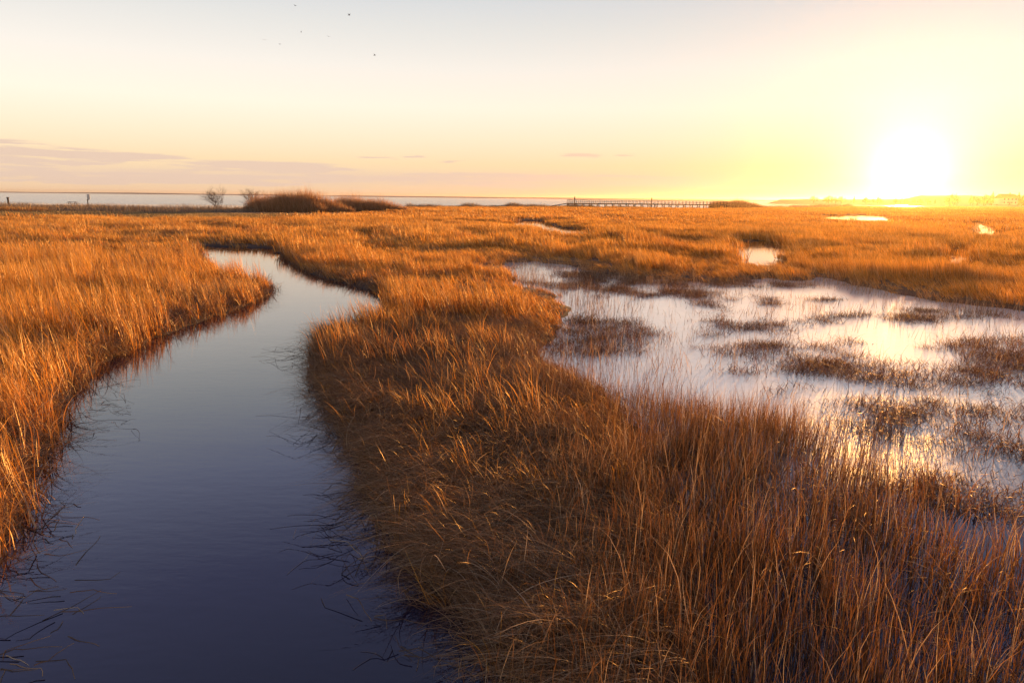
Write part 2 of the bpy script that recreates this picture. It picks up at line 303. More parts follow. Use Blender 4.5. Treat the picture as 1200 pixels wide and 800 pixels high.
def water_mat(name, deep, rough, bumps, strength=1.0):
    m, t, o = mat(name); g = N(t, 'ShaderNodeNewGeometry')
    h = None
    for sx, sy, sc, amp, dt in bumps:
        mp = N(t, 'ShaderNodeMapping', inp={'Scale': (sx, sy, 1), 'Rotation': (0, 0, R_(8))}); t.links.new(g.outputs['Position'], mp.inputs[0])
        n = N(t, 'ShaderNodeTexNoise', inp={'Scale': sc, 'Detail': dt, 'Roughness': .55}); t.links.new(mp.outputs[0], n.inputs[0])
        v = mth(t, 'MULTIPLY', n.outputs['Fac'], amp); h = v if h is None else mth(t, 'ADD', h, v)
    bp = N(t, 'ShaderNodeBump', inp={'Strength': strength, 'Distance': 1.0}); t.links.new(h, bp.inputs['Height'])
    b = N(t, 'ShaderNodeBsdfPrincipled', inp={'Roughness': rough, 'IOR': 1.85, 'Base Color': (*deep, 1)}); t.links.new(bp.outputs[0], b.inputs['Normal'])
    t.links.new(b.outputs[0], o.inputs[0]); return m

# ------------------------------------------------------------------ the setting
M_MUD = ground_mat()
M_CREEK = water_mat('still_creek_water', (.008, .006, .028), .012, [(1.0, 2.6, 3.2, .0013, 3.0), (1.0, 3.0, 14.0, .00025, 2.0), (.3, .8, 1.2, .0025, 2.0)])
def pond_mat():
    """sky glare painted pale on the open pond, dark open water among the stems"""
    m, t, o = mat('pond_painted_glare_and_water'); g = N(t, 'ShaderNodeNewGeometry'); sp = N(t, 'ShaderNodeSeparateXYZ'); t.links.new(g.outputs['Position'], sp.inputs[0])
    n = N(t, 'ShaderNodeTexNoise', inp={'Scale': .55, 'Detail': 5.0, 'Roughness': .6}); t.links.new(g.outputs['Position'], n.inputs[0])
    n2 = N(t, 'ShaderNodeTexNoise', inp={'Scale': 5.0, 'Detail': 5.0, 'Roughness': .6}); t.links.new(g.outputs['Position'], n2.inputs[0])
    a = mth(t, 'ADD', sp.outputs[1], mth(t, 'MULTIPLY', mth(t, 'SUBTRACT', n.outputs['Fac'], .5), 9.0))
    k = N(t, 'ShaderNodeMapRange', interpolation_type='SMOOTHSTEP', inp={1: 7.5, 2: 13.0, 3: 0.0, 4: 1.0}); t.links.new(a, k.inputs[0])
    ir = ramp(t, [(.3, (.76, .82, .80)), (.6, (.84, .90, .88))]); t.links.new(n2.outputs['Fac'], ir.inputs[0])  # near-white base colour stands in for bright sky mirrored in the water
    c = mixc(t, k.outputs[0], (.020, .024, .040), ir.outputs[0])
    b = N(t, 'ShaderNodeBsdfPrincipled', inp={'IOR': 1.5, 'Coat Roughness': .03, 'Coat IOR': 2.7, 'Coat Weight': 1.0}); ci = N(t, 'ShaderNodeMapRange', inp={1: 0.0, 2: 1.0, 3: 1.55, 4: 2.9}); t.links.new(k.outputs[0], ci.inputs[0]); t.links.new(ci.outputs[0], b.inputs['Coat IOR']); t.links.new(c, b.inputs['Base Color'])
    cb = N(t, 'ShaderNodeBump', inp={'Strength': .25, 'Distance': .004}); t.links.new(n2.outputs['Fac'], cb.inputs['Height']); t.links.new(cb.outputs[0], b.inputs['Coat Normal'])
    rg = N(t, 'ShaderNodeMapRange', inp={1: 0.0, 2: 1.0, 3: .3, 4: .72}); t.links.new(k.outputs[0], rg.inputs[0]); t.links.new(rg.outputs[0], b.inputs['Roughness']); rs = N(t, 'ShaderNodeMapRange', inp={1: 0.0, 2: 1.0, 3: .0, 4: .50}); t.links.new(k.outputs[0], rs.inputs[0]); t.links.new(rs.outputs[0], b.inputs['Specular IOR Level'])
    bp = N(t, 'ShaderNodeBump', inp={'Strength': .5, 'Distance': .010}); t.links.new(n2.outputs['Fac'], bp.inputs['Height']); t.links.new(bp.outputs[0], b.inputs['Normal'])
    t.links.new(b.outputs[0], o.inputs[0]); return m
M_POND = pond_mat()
M_SEA = water_mat('open_bay_water', (.05, .15, .19), .12, [(.35, 1.0, 1.0, .28, 5.0), (.2, .8, .12, .5, 3.0)])

# terrain: polar sheet, fine near the camera, reaching past the horizon
rr = np.concatenate([[0.01], np.geomspace(1.0, 60, 260), np.geomspace(60.8, 700, 150), np.geomspace(760, 5700, 18)])
aa = np.concatenate([np.linspace(-56, 56, 420), np.linspace(60, 300, 41)])*math.pi/180
RR, AA = np.meshgrid(rr, aa, indexing='ij'); P = np.stack([RR.ravel()*np.sin(AA.ravel()), RR.ravel()*np.cos(AA.ravel())], 1)
Z = ground_z(P)
V = np.column_stack([P, Z]); nr, na = RR.shape
I = np.arange(nr-1)[:, None]*na + np.arange(na)[None, :]; J = np.arange(nr-1)[:, None]*na + (np.arange(na)[None, :]+1) % na
Q = np.stack([I, I+na, J+na, J], -1).reshape(-1, 4)
gm = quadmesh('ground', V, Q, M_MUD); gm.shade_smooth()
tag(link('ground', gm), kind='structure')
def sheet(name, rects, z, m):
    b = MB()
    for x0, y0, x1, y1 in rects: b.poly([(x0, y0, z), (x1, y0, z), (x1, y1, z), (x0, y1, z)], [(0, 1, 2, 3)])
    return tag(link(name, b.me(name, m)), kind='structure')
sheet('creek_water', [(-400, -200, 400, 225)], 0.0, M_CREEK)
def offset(poly, d):
    p = np.array(poly); n = len(p); A = .5*sum(p[i][0]*p[(i+1) % n][1]-p[(i+1) % n][0]*p[i][1] for i in range(n)); o = []
    for i in range(n):
        t = p[(i+1) % n]-p[i-1]; t = t/np.linalg.norm(t); nn_ = np.array([t[1], -t[0]])*(1 if A > 0 else -1); o.append(p[i]+nn_*d)
    return o
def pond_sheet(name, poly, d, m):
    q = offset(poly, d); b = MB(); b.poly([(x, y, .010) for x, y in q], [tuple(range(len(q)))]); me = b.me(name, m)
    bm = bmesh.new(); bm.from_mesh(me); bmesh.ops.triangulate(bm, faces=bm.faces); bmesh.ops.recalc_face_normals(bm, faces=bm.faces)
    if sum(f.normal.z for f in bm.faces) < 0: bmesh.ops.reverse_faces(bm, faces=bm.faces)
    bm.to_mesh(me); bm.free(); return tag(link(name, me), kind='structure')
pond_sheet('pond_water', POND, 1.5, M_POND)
BIG = 5600
sheet('sea', [(-BIG, 225, BIG, BIG), (-BIG, -BIG, -400, 225), (400, -BIG, BIG, 225), (-400, -BIG, 400, -200)], -0.004, M_SEA)

# ------------------------------------------------------------------ grass tufts (instanced by geometry nodes)
def tuft(name, n, rad, seg, w, hmin, hmax, lean, spread, curl, m, flop=0.0, cut=None, r=None, taper=True):
    """n bent ribbons; lean = mean tilt vector of the tips (per metre), curl = how far tips droop"""
    r = r or np.random.default_rng(abs(hash(name)) % 1000)
    V = []; Q = []; rn = []; al = []
    for i in range(n):
        a = r.uniform(0, 2*math.pi); q = rad*math.sqrt(r.uniform()); bx, by = q*math.cos(a), q*math.sin(a)
        h = r.uniform(hmin, hmax); da = r.uniform(0, 2*math.pi)
        lx = lean[0]+spread*r.normal(); ly = lean[1]+spread*r.normal()
        cx = curl*r.normal()*.8+lean[0]*curl*1.2; cy = curl*r.normal()*.8
        fl = flop*r.uniform(.3, 1)
        yaw = r.uniform(0, math.pi); ww = w*r.uniform(.6, 1.25); v = r.uniform()
        k0 = len(V); x, y, zc = bx, by, -.03; sg = seg; step = h/sg
        for k in range(sg+1):
            t = k/sg
            px = ww*((1-t)**.7*.96+.04 if taper else 1-.4*t)*.5
            V.append((x-px*math.cos(yaw), y-px*math.sin(yaw), zc)); V.append((x+px*math.cos(yaw), y+px*math.sin(yaw), zc)); rn += [v, v]; al += [t, t]
            dx = lx+cx*t*t*2.2; dy = ly+cy*t*t*2.2; dz = 1.0-(abs(cx)+abs(cy))*t*t*1.6-fl*t*2.2
            dx += fl*2.0*t*math.copysign(1, lean[0] if lean[0] else 1)
            nn = math.sqrt(dx*dx+dy*dy+dz*dz)+1e-6
            x += dx/nn*step; y += dy/nn*step; zc = max(zc+dz/nn*step, .015+.02*v)
        for k in range(sg): Q.append((k0+2*k, k0+2*k+1, k0+2*k+3, k0+2*k+2))
    return bpy.data.objects.new(name, quadmesh(name, np.array(V), np.array(Q), m, {'rnd': rn, 'along': al}))
def tuft_set(name, count, fn):
    c = bpy.data.collections.new(name)            # source collection, never linked to the scene
    for i in range(count): c.objects.link(fn(i, np.random.default_rng(100+i+len(name)*7)))
    return c
def scatter(name, coll, nvar, P, Z, yaw, sxy, sz, tint, tiltx=None, label=None):
    n = len(P)
    me = bpy.data.meshes.new(name); me.vertices.add(n); me.vertices.foreach_set('co', np.column_stack([P, Z]).astype(np.float32).ravel())
    def A(k, typ, a, key='value'):
        at = me.attributes.new(k, typ, 'POINT'); at.data.foreach_set(key, a)
    A('tint', 'FLOAT', np.asarray(tint, np.float32)); A('pick', 'INT', rng.integers(0, nvar, n).astype(np.int32))
    rot = np.zeros((n, 3), np.float32); rot[:, 2] = yaw
    if tiltx is not None: rot[:, 0] = tiltx[0]; rot[:, 1] = tiltx[1]
    A('rot', 'FLOAT_VECTOR', rot.ravel(), 'vector')
    A('scl', 'FLOAT_VECTOR', np.column_stack([sxy, sxy, sz]).astype(np.float32).ravel(), 'vector')
    o = link(name, me); tag(o, label, None, None, 'stuff')
    ng = bpy.data.node_groups.new(name, 'GeometryNodeTree')
    ng.interface.new_socket('Geometry', in_out='INPUT', socket_type='NodeSocketGeometry'); ng.interface.new_socket('Geometry', in_out='OUTPUT', socket_type='NodeSocketGeometry')
    gi = ng.nodes.new('NodeGroupInput'); go = ng.nodes.new('NodeGroupOutput'); m2p = ng.nodes.new('GeometryNodeMeshToPoints'); ip = ng.nodes.new('GeometryNodeInstanceOnPoints')
    ci = ng.nodes.new('GeometryNodeCollectionInfo'); ci.inputs['Collection'].default_value = coll; ci.inputs['Separate Children'].default_value = True; ci.inputs['Reset Children'].default_value = True
    def na(k, typ): 
        q = ng.nodes.new('GeometryNodeInputNamedAttribute'); q.data_type = typ; q.inputs['Name'].default_value = k; return q.outputs['Attribute']
    l = ng.links.new
    l(gi.outputs[0], m2p.inputs[0]); l(m2p.outputs[0], ip.inputs['Points']); l(ci.outputs[0], ip.inputs['Instance']); ip.inputs['Pick Instance'].default_value = True
    l(na('pick', 'INT'), ip.inputs['Instance Index'])
    e2r = ng.nodes.new('FunctionNodeEulerToRotation'); l(na('rot', 'FLOAT_VECTOR'), e2r.inputs[0]); l(e2r.outputs[0], ip.inputs['Rotation'])
    l(na('scl', 'FLOAT_VECTOR'), ip.inputs['Scale']); l(ip.outputs[0], go.inputs[0])
    md = o.modifiers.new('scatter', 'NODES'); md.node_group = ng
    return o
def ring(r0, r1, dens, half=48.0):
    """random points in a sector in front of the camera"""
    n = int(R_(half)*(r1*r1-r0*r0)*dens)
    r = np.sqrt(rng.uniform(r0*r0, r1*r1, n)); a = rng.uniform(-R_(half), R_(half), n)
    return np.stack([r*np.sin(a), r*np.cos(a)], 1)
def clump(P, k=1.0):
    """clumps with thin gaps between"""
    n = .5*fbm(P[:, 0]*.9, P[:, 1]*.8, 401, 3)+.5*fbm(P[:, 0]*2.6, P[:, 1]*2.3, 431, 2)
    return 1-k+k*sstep(n, .40, .54)
def keep(P, pr): return P[rng.uniform(size=len(P)) < pr]

LEAN = (-.17, .02)
c_near = tuft_set('tuft_near', 8, lambda i, r: tuft('tuft_near%d' % i, 18, .14, 6, .012, .30, 1.22, LEAN, .13, .24, G_GOLD, r=r))
c_arch = tuft_set('tuft_arch', 8, lambda i, r: tuft('tuft_arch%d' % i, 20, .20, 8, .0125, .40, 1.1, (-.15, 0), .24, .55, G_THATCH, flop=.25, r=r))
c_mat = tuft_set('tuft_mat', 6, lambda i, r: tuft('tuft_mat%d' % i, 34, .24, 7, .0065, .35, .95, (-.5, 0), .22, .35, G_THATCH, flop=1.1, r=r))
c_stem = tuft_set('tuft_stem', 8, lambda i, r: tuft('tuft_stem%d' % i, 16, .24, 5, .0075, .35, 1.0, (-.05, 0), .08, .14, G_RED, r=r))
c_stub = tuft_set('tuft_stub', 6, lambda i, r: tuft('tuft_stub%d' % i, 34, .26, 4, .011, .12, .42, (-.1, 0), .5, .5, G_DARK, flop=.6, r=r))
c_mid = tuft_set('tuft_mid', 8, lambda i, r: tuft('tuft_mid%d' % i, 26, .20, 4, .017, .35, 1.25, LEAN, .11, .2, G_GOLD, r=r))
c_far = tuft_set('tuft_far', 6, lambda i, r: tuft('tuft_far%d' % i, 60, .60, 3, .045, .45, 1.3, LEAN, .12, .2, G_GOLD, r=r))
c_vfar = tuft_set('tuft_vfar', 5, lambda i, r: tuft('tuft_vfar%d' % i, 170, 2.6, 2, .09, .55, 1.1, LEAN, .15, .2, G_GOLD, r=r))
c_dull = tuft_set('tuft_dull', 4, lambda i, r: tuft('tuft_dull%d' % i, 170, 2.2, 2, .06, .25, .6, LEAN, .2, .2, G_DULL, r=r))

def hfield(P):
    """height of the sward: broad drifts, with low hollows"""
    a = fbm(P[:, 0]*.045, P[:, 1]*.07, 3, 3); b = fbm(P[:, 0]*.30, P[:, 1]*.36, 9, 3); c = fbm(P[:, 0]*1.3, P[:, 1]*1.3, 21, 2)
    r_ = np.hypot(P[:, 0], P[:, 1])
    return np.clip(.84+(a-.5)*1.3+(b-.5)*1.5+(c-.5)*.7, .28, 1.40)*(1-.38*sstep(r_, 30, 90))
def tintfield(P):
    a = fbm(P[:, 0]*.06, P[:, 1]*.1, 61, 4); b = fbm(P[:, 0]*.5, P[:, 1]*.5, 71, 3)
    return np.clip(.55+(a-.5)*1.0+(b-.5)*.8+rng.normal(size=len(P))*.10, 0, 1)
def flow(P): return (fbm(P[:, 0]*.35, P[:, 1]*.35, 88, 3)-.5)*6.0
def low_left(P):
    """the dull low strip of turf in front of the dunes at the left"""
    return sstep(P[:, 1], 84, 96)*sstep(-P[:, 0], 22, 40)*sstep(-P[:, 1], -122, -118)
def marsh(P, f):
    """probability that dense grass stands here (edges ragged)"""
    w = np.maximum(np.maximum(f['creek'], f['pond']), f['pool'])
    p = sstep(-w, -.12, .18)*(f['sea'] < -3)
    p = np.maximum(p, 0)
    return p
def edge_h(f):
    """sward is lower right beside the pond"""
    return .55+.45*sstep(-f['pond'], 0, 2.5)
def in_stems(f): return sstep(f['stems'], -.2, 1.8)
def stem_zone(f): return sstep(f['stems'], -1.1, .5)

# dense sward, ring by ring
def sward(r0, r1, dens, coll, nv, label, name, sxy=(.85, 1.25), sink=0.0, hk=1.0, region=None):
    P = ring(r0, r1, dens); f = fields(P)
    pr = marsh(P, f)*(1-in_stems(f))*(1-np.maximum(low_left(P), (P[:, 1] > 116)*(P[:, 0] < -30)))*(clump(P, .72) if r1 < 50 else 1)
    if region is not None: pr = pr*region(P)
    m = rng.uniform(size=len(P)) < pr; P = P[m]; f = {k: v[m] for k, v in f.items()}
    H = hfield(P)*edge_h(f)*hk*rng.uniform(.85, 1.15, len(P))
    gap = sstep(sdf(P, GAP), -.4, .4); H = H*(1-.55*gap)
    z0 = np.maximum(ground_z(P, f), -.03)-sink
    return scatter(name, coll, nv, P, z0, rng.normal(size=len(P))*.35, rng.uniform(*sxy, len(P)), H, tintfield(P), (rng.normal(size=len(P))*.06, rng.normal(size=len(P))*.06), label)
left = lambda P: (P[:, 0] < np.interp(P[:, 1], [0, 10, 30, 46], [-3.4, -5, -9, -14])).astype(float)
right = lambda P: 1-left(P)
def matness(P):
    a = sstep(sdf(P, MAT_A), -.4, .5); b = sstep(sdf(P, MAT_B), -.6, .8)*.6
    n = sstep(fbm(P[:, 0]*.5, P[:, 1]*.5, 131, 3), .50, .68)*.75
    return np.clip(np.maximum(np.maximum(a, b), n*sstep(-P[:, 1], -19, -13)), 0, 1)
sward(2.0, 17, 20, c_near, 8, 'tall golden grass crowding the left bank of the creek nearest the camera', 'left_bank_grass', hk=.95, region=left)
sward(2.0, 17, 15, c_near, 8, 'leaning golden grass on the tongue of marsh right of the creek', 'right_bank_grass', hk=.80, region=lambda P: right(P)*(1-.93*matness(P)))
P = ring(2.0, 17, 30); f = fields(P); m = rng.uniform(size=len(P)) < np.maximum(marsh(P, f), .35*(f['stems'] > 0))*(1-.93*in_stems(f))*right(P)*(.40+.60*matness(P))
P = P[m]; f = {k: v[m] for k, v in f.items()}
scatter('arching_thatch_grass', c_arch, 8, P, np.maximum(ground_z(P, f), -.02), flow(P)*.35+rng.normal(size=len(P))*.5, rng.uniform(.8, 1.2, len(P)), hfield(P)*rng.uniform(.45, .80, len(P)), tintfield(P),
        None, 'brown arching dead grass filling the marsh right of the creek in the foreground')
P = ring(2.0, 18, 34); f = fields(P); m = rng.uniform(size=len(P)) < marsh(P, f)*np.maximum(right(P)*(.25+.75*matness(P)), .35)*(1-in_stems(f)*.7)
P = P[m]; f = {k: v[m] for k, v in f.items()}
scatter('flattened_grass_mat', c_mat, 6, P, np.maximum(ground_z(P, f), .0)+rng.uniform(0, .16, len(P)), flow(P)+rng.normal(size=len(P))*.35, rng.uniform(.8, 1.3, len(P)), rng.uniform(.5, .95, len(P)), tintfield(P),
        None, 'swirled mats of flattened grass lying along the near right bank')
sward(17, 42, 11, c_mid, 8, 'orange grass beyond the bend on both sides of the creek', 'middle_marsh_grass', hk=.95)
sward(42, 100, 2.0, c_far, 6, 'broad orange sward stretching past the bend to the far pools', 'far_marsh_grass', hk=.85)
sward(100, 330, .16, c_vfar, 5, 'distant sunlit marsh grass running to the dunes and the bay', 'distant_marsh_grass', hk=.85)
P = ring(300, 640, .035, 40); P = P[(P[:, 1] < shore_y(P[:, 0])-4) & (P[:, 0] > 100)]
scatter('farthest_marsh_grass', c_vfar, 5, P, np.full(len(P), .05), rng.normal(size=len(P))*.3, rng.uniform(1.6, 2.4, len(P)), hfield(P), tintfield(P), None, 'farthest orange grass under the sun before the wooded shore')
P = ring(78, 150, .45); f = fields(P); m = rng.uniform(size=len(P)) < marsh(P, f)*low_left(P); P = P[m]
scatter('short_meadow_grass', c_dull, 4, P, np.full(len(P), .10), rng.uniform(0, 6, len(P)), rng.uniform(.8, 1.2, len(P)), rng.uniform(.6, 1, len(P)), tintfield(P), None, 'strip of short dull olive grass in front of the dune scrub')

# upright stems standing in the flooded right foreground
P = ring(2.0, 17, 44); f = fields(P)
nn = fbm(P[:, 0]*.55, P[:, 1]*.4, 201, 3); n2 = fbm(P[:, 0]*1.8, P[:, 1]*1.8, 211, 2)
thin = 1-.30*sstep(P[:, 0]/np.maximum(P[:, 1], 1), .25, .95)
pr = stem_zone(f)*(.45+.55*sstep(nn, .34, .60))*(.35+.65*sstep(n2, .3, .6))*thin*.92
m = rng.uniform(size=len(P)) < pr; P = P[m]; f = {k: v[m] for k, v in f.items()}
edge = sstep(f['stems'], -1.2, 1.5)
scatter('flooded_stems', c_stem, 8, P, np.maximum(ground_z(P, f), -.02), rng.uniform(0, 6.28, len(P)), rng.uniform(.8, 1.3, len(P)), (.55+.40*edge)*rng.uniform(.6, 1.15, len(P)), np.clip(tintfield(P)*.9, 0, 1), (rng.normal(size=len(P))*.07, rng.normal(size=len(P))*.07),
        'red brown upright stems standing in the flooded right foreground')
P = ring(2.0, 15, 20); f = fields(P); m = rng.uniform(size=len(P)) < in_stems(f)*(.25+.6*sstep(fbm(P[:, 0]*.6, P[:, 1]*.6, 231, 3), .42, .6))*(1-.6*sstep(P[:, 0]/np.maximum(P[:, 1], 1), .4, 1.0)); P = P[m]
scatter('drooping_leaf_grass', c_arch, 8, P, np.full(len(P), -.02), rng.normal(size=len(P))*1.2, rng.uniform(.7, 1.1, len(P)), rng.uniform(.40, .85, len(P)), np.clip(tintfield(P)*.8, 0, 1), None,
        'drooping brown leaves scattered among the flooded stems')
# ragged brown thatch hanging over the creek edges
P = ring(3.0, 48, 16); f = fields(P); m = (np.abs(f['creek']+.32) < .36) & (rng.uniform(size=len(P)) < .8); P = P[m]; f = {k: v[m] for k, v in f.items()}
scatter('bank_edge_thatch', c_arch, 8, P, np.maximum(ground_z(P, f), -.02), rng.uniform(0, 6.28, len(P)), rng.uniform(.9, 1.5, len(P)), rng.uniform(.30, .65, len(P)), tintfield(P)*.7, None, 'ragged brown thatch slumping along both edges of the creek')
# low stubble and drowned litter in the pond
P = ring(3.0, 40, 30); f = fields(P)
nn = fbm(P[:, 0]*.9, P[:, 1]*.9, 301, 4); n3 = fbm(P[:, 0]*.28, P[:, 1]*.45, 311, 3)
pr = np.maximum(sstep(f['flat'], -.7, .25)*(.22+.78*sstep(nn, .40, .55)), sstep(nn, .56, .68)*sstep(n3, .40, .56)*.55)*(f['pond'] > .1)*(1-.5*in_stems(f))
pr = np.maximum(pr, in_stems(f)*.30*sstep(nn, .45, .6))
m = rng.uniform(size=len(P)) < pr; P = P[m]; f = {k: v[m] for k, v in f.items()}
scatter('pond_stubble', c_stub, 6, P, np.full(len(P), -.03), rng.uniform(0, 6.28, len(P)), rng.uniform(.8, 1.5, len(P)), rng.uniform(.5, 1.2, len(P)), tintfield(P), None, 'dark low stubble in patches across the bright pond')
# scattered single stems in open pond water and near its far edge
P = ring(6.0, 42, 12); f = fields(P)
pr = (f['pond'] > 0)*(.10+.75*sstep(-f['pond'], -2.6, -.2)+.40*sstep(fbm(P[:, 0]*.5, P[:, 1]*.5, 321, 3), .5, .66))*(1-in_stems(f))
m = rng.uniform(size=len(P)) < pr; P = P[m]
c_thin = tuft_set('tuft_thin', 5, lambda i, r: tuft('tuft_thin%d' % i, 7, .30, 4, .008, .18, .70, (-.08, 0), .10, .18, G_RED, r=r))
scatter('sparse_pond_stems', c_thin, 5, P, np.full(len(P), -.02), rng.uniform(0, 6.28, len(P)), rng.uniform(.8, 1.6, len(P)), rng.uniform(.5, 1.1, len(P)), tintfield(P), None, 'sparse thin stems poking out of the shining pond water')

# tangles: bent dead stems trailing in the creek
def bent_stems(name, label, poly, n, zlo, zhi, lmin, lmax, m, w=.006, seed=1):
    r = np.random.default_rng(seed); a = np.array(poly); lo, hi = a.min(0), a.max(0); V = []; Q = []; rn = []; al = []; c = 0
    while c < n:
        p = r.uniform(lo, hi)
        if sdf(p[None], poly)[0] < 0: continue
        c += 1; x, y = p; zc = r.uniform(zlo, zhi)*.3; th = (0 if r.uniform() < .5 else math.pi)+r.normal()*.55+(fbm(np.array([x*.8]), np.array([y*.8]), 3)[0]-.5)*3; L_ = r.uniform(lmin, lmax); sg = 7; v = r.uniform(); el_ = r.uniform(-.1, .5) if zhi > .05 else 0
        kink = r.integers(2, 6); k0 = len(V)
        for k in range(sg+1):
            t = k/sg; px = w*(1-.6*t)*.5; nx, ny = -math.sin(th), math.cos(th)
            V.append((x-nx*px, y-ny*px, zc-px*.4)); V.append((x+nx*px, y+ny*px, zc+px*.8)); rn += [v, v]; al += [t, t]
            if k == kink: th += r.choice([-1, 1])*r.uniform(.3, 1.5)*(r.uniform() < .55); el_ = -abs(el_)-.15
            th += r.normal()*.14; x += math.cos(th)*L_/sg; y += math.sin(th)*L_/sg; zc = min(max(zc+el_*L_/sg, .004), zhi)
        for k in range(sg): Q.append((k0+2*k, k0+2*k+1, k0+2*k+3, k0+2*k+2))
    o = link(name, quadmesh(name, np.array(V), np.array(Q), m, {'rnd': rn, 'along': al})); tag(o, label, kind='stuff'); return o
bent_stems('drowned_stems', 'tangle of bent drowned stems off the left bank of the creek', TANGLES[0], 60, 0, .06, .2, .7, G_RED, .007, 1)
bent_stems('drowned_stems', 'tangle of kinked stems overhanging the right bank of the creek', TANGLES[1], 130, .02, .35, .3, .9, G_RED, .008, 2)
bent_stems('floating_stems', 'reddish floating litter in the bottom left corner of the creek', TANGLES[2], 110, 0, .010, .15, .6, G_THATCH, .008, 3)
bent_stems('drowned_stems', 'dark trailing stems along the near right bank of the creek', TANGLES[3], 80, 0, .10, .2, .7, G_THATCH, .008, 4)
bent_stems('floating_stems', 'thin drift litter lying flat on the pond water', POND, 1500, 0, .02, .12, .5, G_DARK, .010, 5)

# ------------------------------------------------------------------ dunes, scrub and reeds behind the marsh
def blade_patch(name, pts, hs, per, rad, w, m, parent=None, seg=3, lean=(-.12, 0), spread=.16, seed=3, curl=.15):
    """blades as one mesh round given points (x,y,z); hs their heights"""
    r = np.random.default_rng(seed); n = len(pts)*per
    b = np.repeat(np.asarray(pts, float), per, 0); h = np.repeat(np.asarray(hs, float), per)*r.uniform(.6, 1.08, n)
    a = r.uniform(0, 6.28, n); q = rad*np.sqrt(r.uniform(size=n)); b[:, 0] += q*np.cos(a); b[:, 1] += q*np.sin(a)
    lx = (lean[0]+spread*r.normal(size=n)); ly = lean[1]+spread*r.normal(size=n); yaw = r.uniform(0, math.pi, n); ww = w*r.uniform(.6, 1.3, n); v = r.uniform(size=n)
    cu = curl*r.normal(size=n)
    V = np.zeros((n, seg+1, 2, 3)); 
    for k in range(seg+1):
        t = k/seg; px = ww*(1-.85*t)*.5
        X = b[:, 0]+lx*h*t+cu*h*t*t; Y = b[:, 1]+ly*h*t; Zc = b[:, 2]+h*t*(1-.12*t)
        for s, sg in ((0, -1), (1, 1)):
            V[:, k, s, 0] = X+sg*px*np.cos(yaw); V[:, k, s, 1] = Y+sg*px*np.sin(yaw); V[:, k, s, 2] = Zc
    base = (np.arange(n)*(seg+1)*2)[:, None]; k = np.arange(seg)[None]*2
    Q = np.stack([base+k, base+k+1, base+k+3, base+k+2], -1).reshape(-1, 4)
    rn = np.repeat(v, (seg+1)*2); al = np.tile(np.repeat(np.linspace(0, 1, seg+1), 2), n)
    me = quadmesh(name, V.reshape(-1, 3), Q, m, {'rnd': rn, 'along': al})
    return link(name, me, parent)
def scrub_band(name, label, pts, depth, h0, h1, m, n, seed, w=.05, per=8):
    """pts: base line; a band of brush of irregular height"""
    r = np.random.default_rng(seed); P_ = np.array(pts, float); d = np.r_[0, np.cumsum(np.hypot(*np.diff(P_, axis=0).T))]
    s = r.uniform(0, d[-1], n); x = np.interp(s, d, P_[:, 0]); y = np.interp(s, d, P_[:, 1])+r.uniform(0, depth, n)
    nz = fbm(x*.22, y*.1, seed*7, 4); hh = h0+(h1-h0)*np.clip((nz-.3)*2.2, 0, 1)
    o = blade_patch(name, np.column_stack([x, y, np.full(n, .05)]), hh, per, .9, w, m, seed=seed, spread=.3); tag(o, label, kind='stuff'); return o
scrub_band('dune_scrub', 'grey brown winter scrub along the shore from the left edge to the reed mound', [(-190, 130), (-120, 120), (-85, 120), (-60, 128), (-36, 150)], 26, .8, 2.0, G_SCRUB, 7000, 5)
scrub_band('dune_scrub', 'thin brown scrub strip between the reed mound and the footbridge', [(-32, 205), (-10, 225), (12, 252), (30, 258)], 9, .8, 2.3, G_SCRUB, 2200, 6)
scrub_band('dune_grass', 'orange dune grass clump at the far left edge in front of the shore', [(-125, 119), (-100, 116), (-79, 117)], 4, .9, 1.5, G_GOLD, 500, 7)
scrub_band('shore_scrub', 'low orange scrub right of the footbridge along the bay', [(104, 292), (150, 335), (210, 430)], 12, .8, 2.4, G_SCRUB, 1500, 9, w=.10)

def mound(name, label, c, ax, ay, h, n, seed, w=.05):
    r = np.random.default_rng(seed); a = r.uniform(0, 6.28, n); q = np.sqrt(r.uniform(size=n)); x = c[0]+ax*q*np.cos(a)*(.9+.2*np.sin(a*3+seed)); y = c[1]+ay*q*np.sin(a)
    hh = h*np.clip(1-.62*q**3.2, .05, 1)*(.48+.85*fbm(x*.42, y*.42, seed, 4))*np.where(r.uniform(size=n) < .12, r.uniform(1.0, 1.28, n), r.uniform(.74, 1.02, n))*(1-.20*(x-c[0])/ax)
    o = blade_patch(name, np.column_stack([x, y, np.full(n, .0)]), hh, 4, .35, w, G_REED, seed=seed, seg=4, lean=(-.05, 0), spread=.15, curl=.12)
    tag(o, label, 'reed bed'); return o
mound('reed_mound', 'tallest rounded reed mound right of the two bare bushes', (-43.5, 141), 11.0, 6.0, 5.1, 6200, 31)
mound('reed_mound', 'lower reed mound tapering right of the tallest mound', (-33.5, 156), 9.5, 5.0, 4.2, 3600, 32)
mound('reed_mound', 'low rounded reed mound at the right end of the footbridge', (92.5, 292), 12.5, 6, 4.3, 4200, 33, .09)

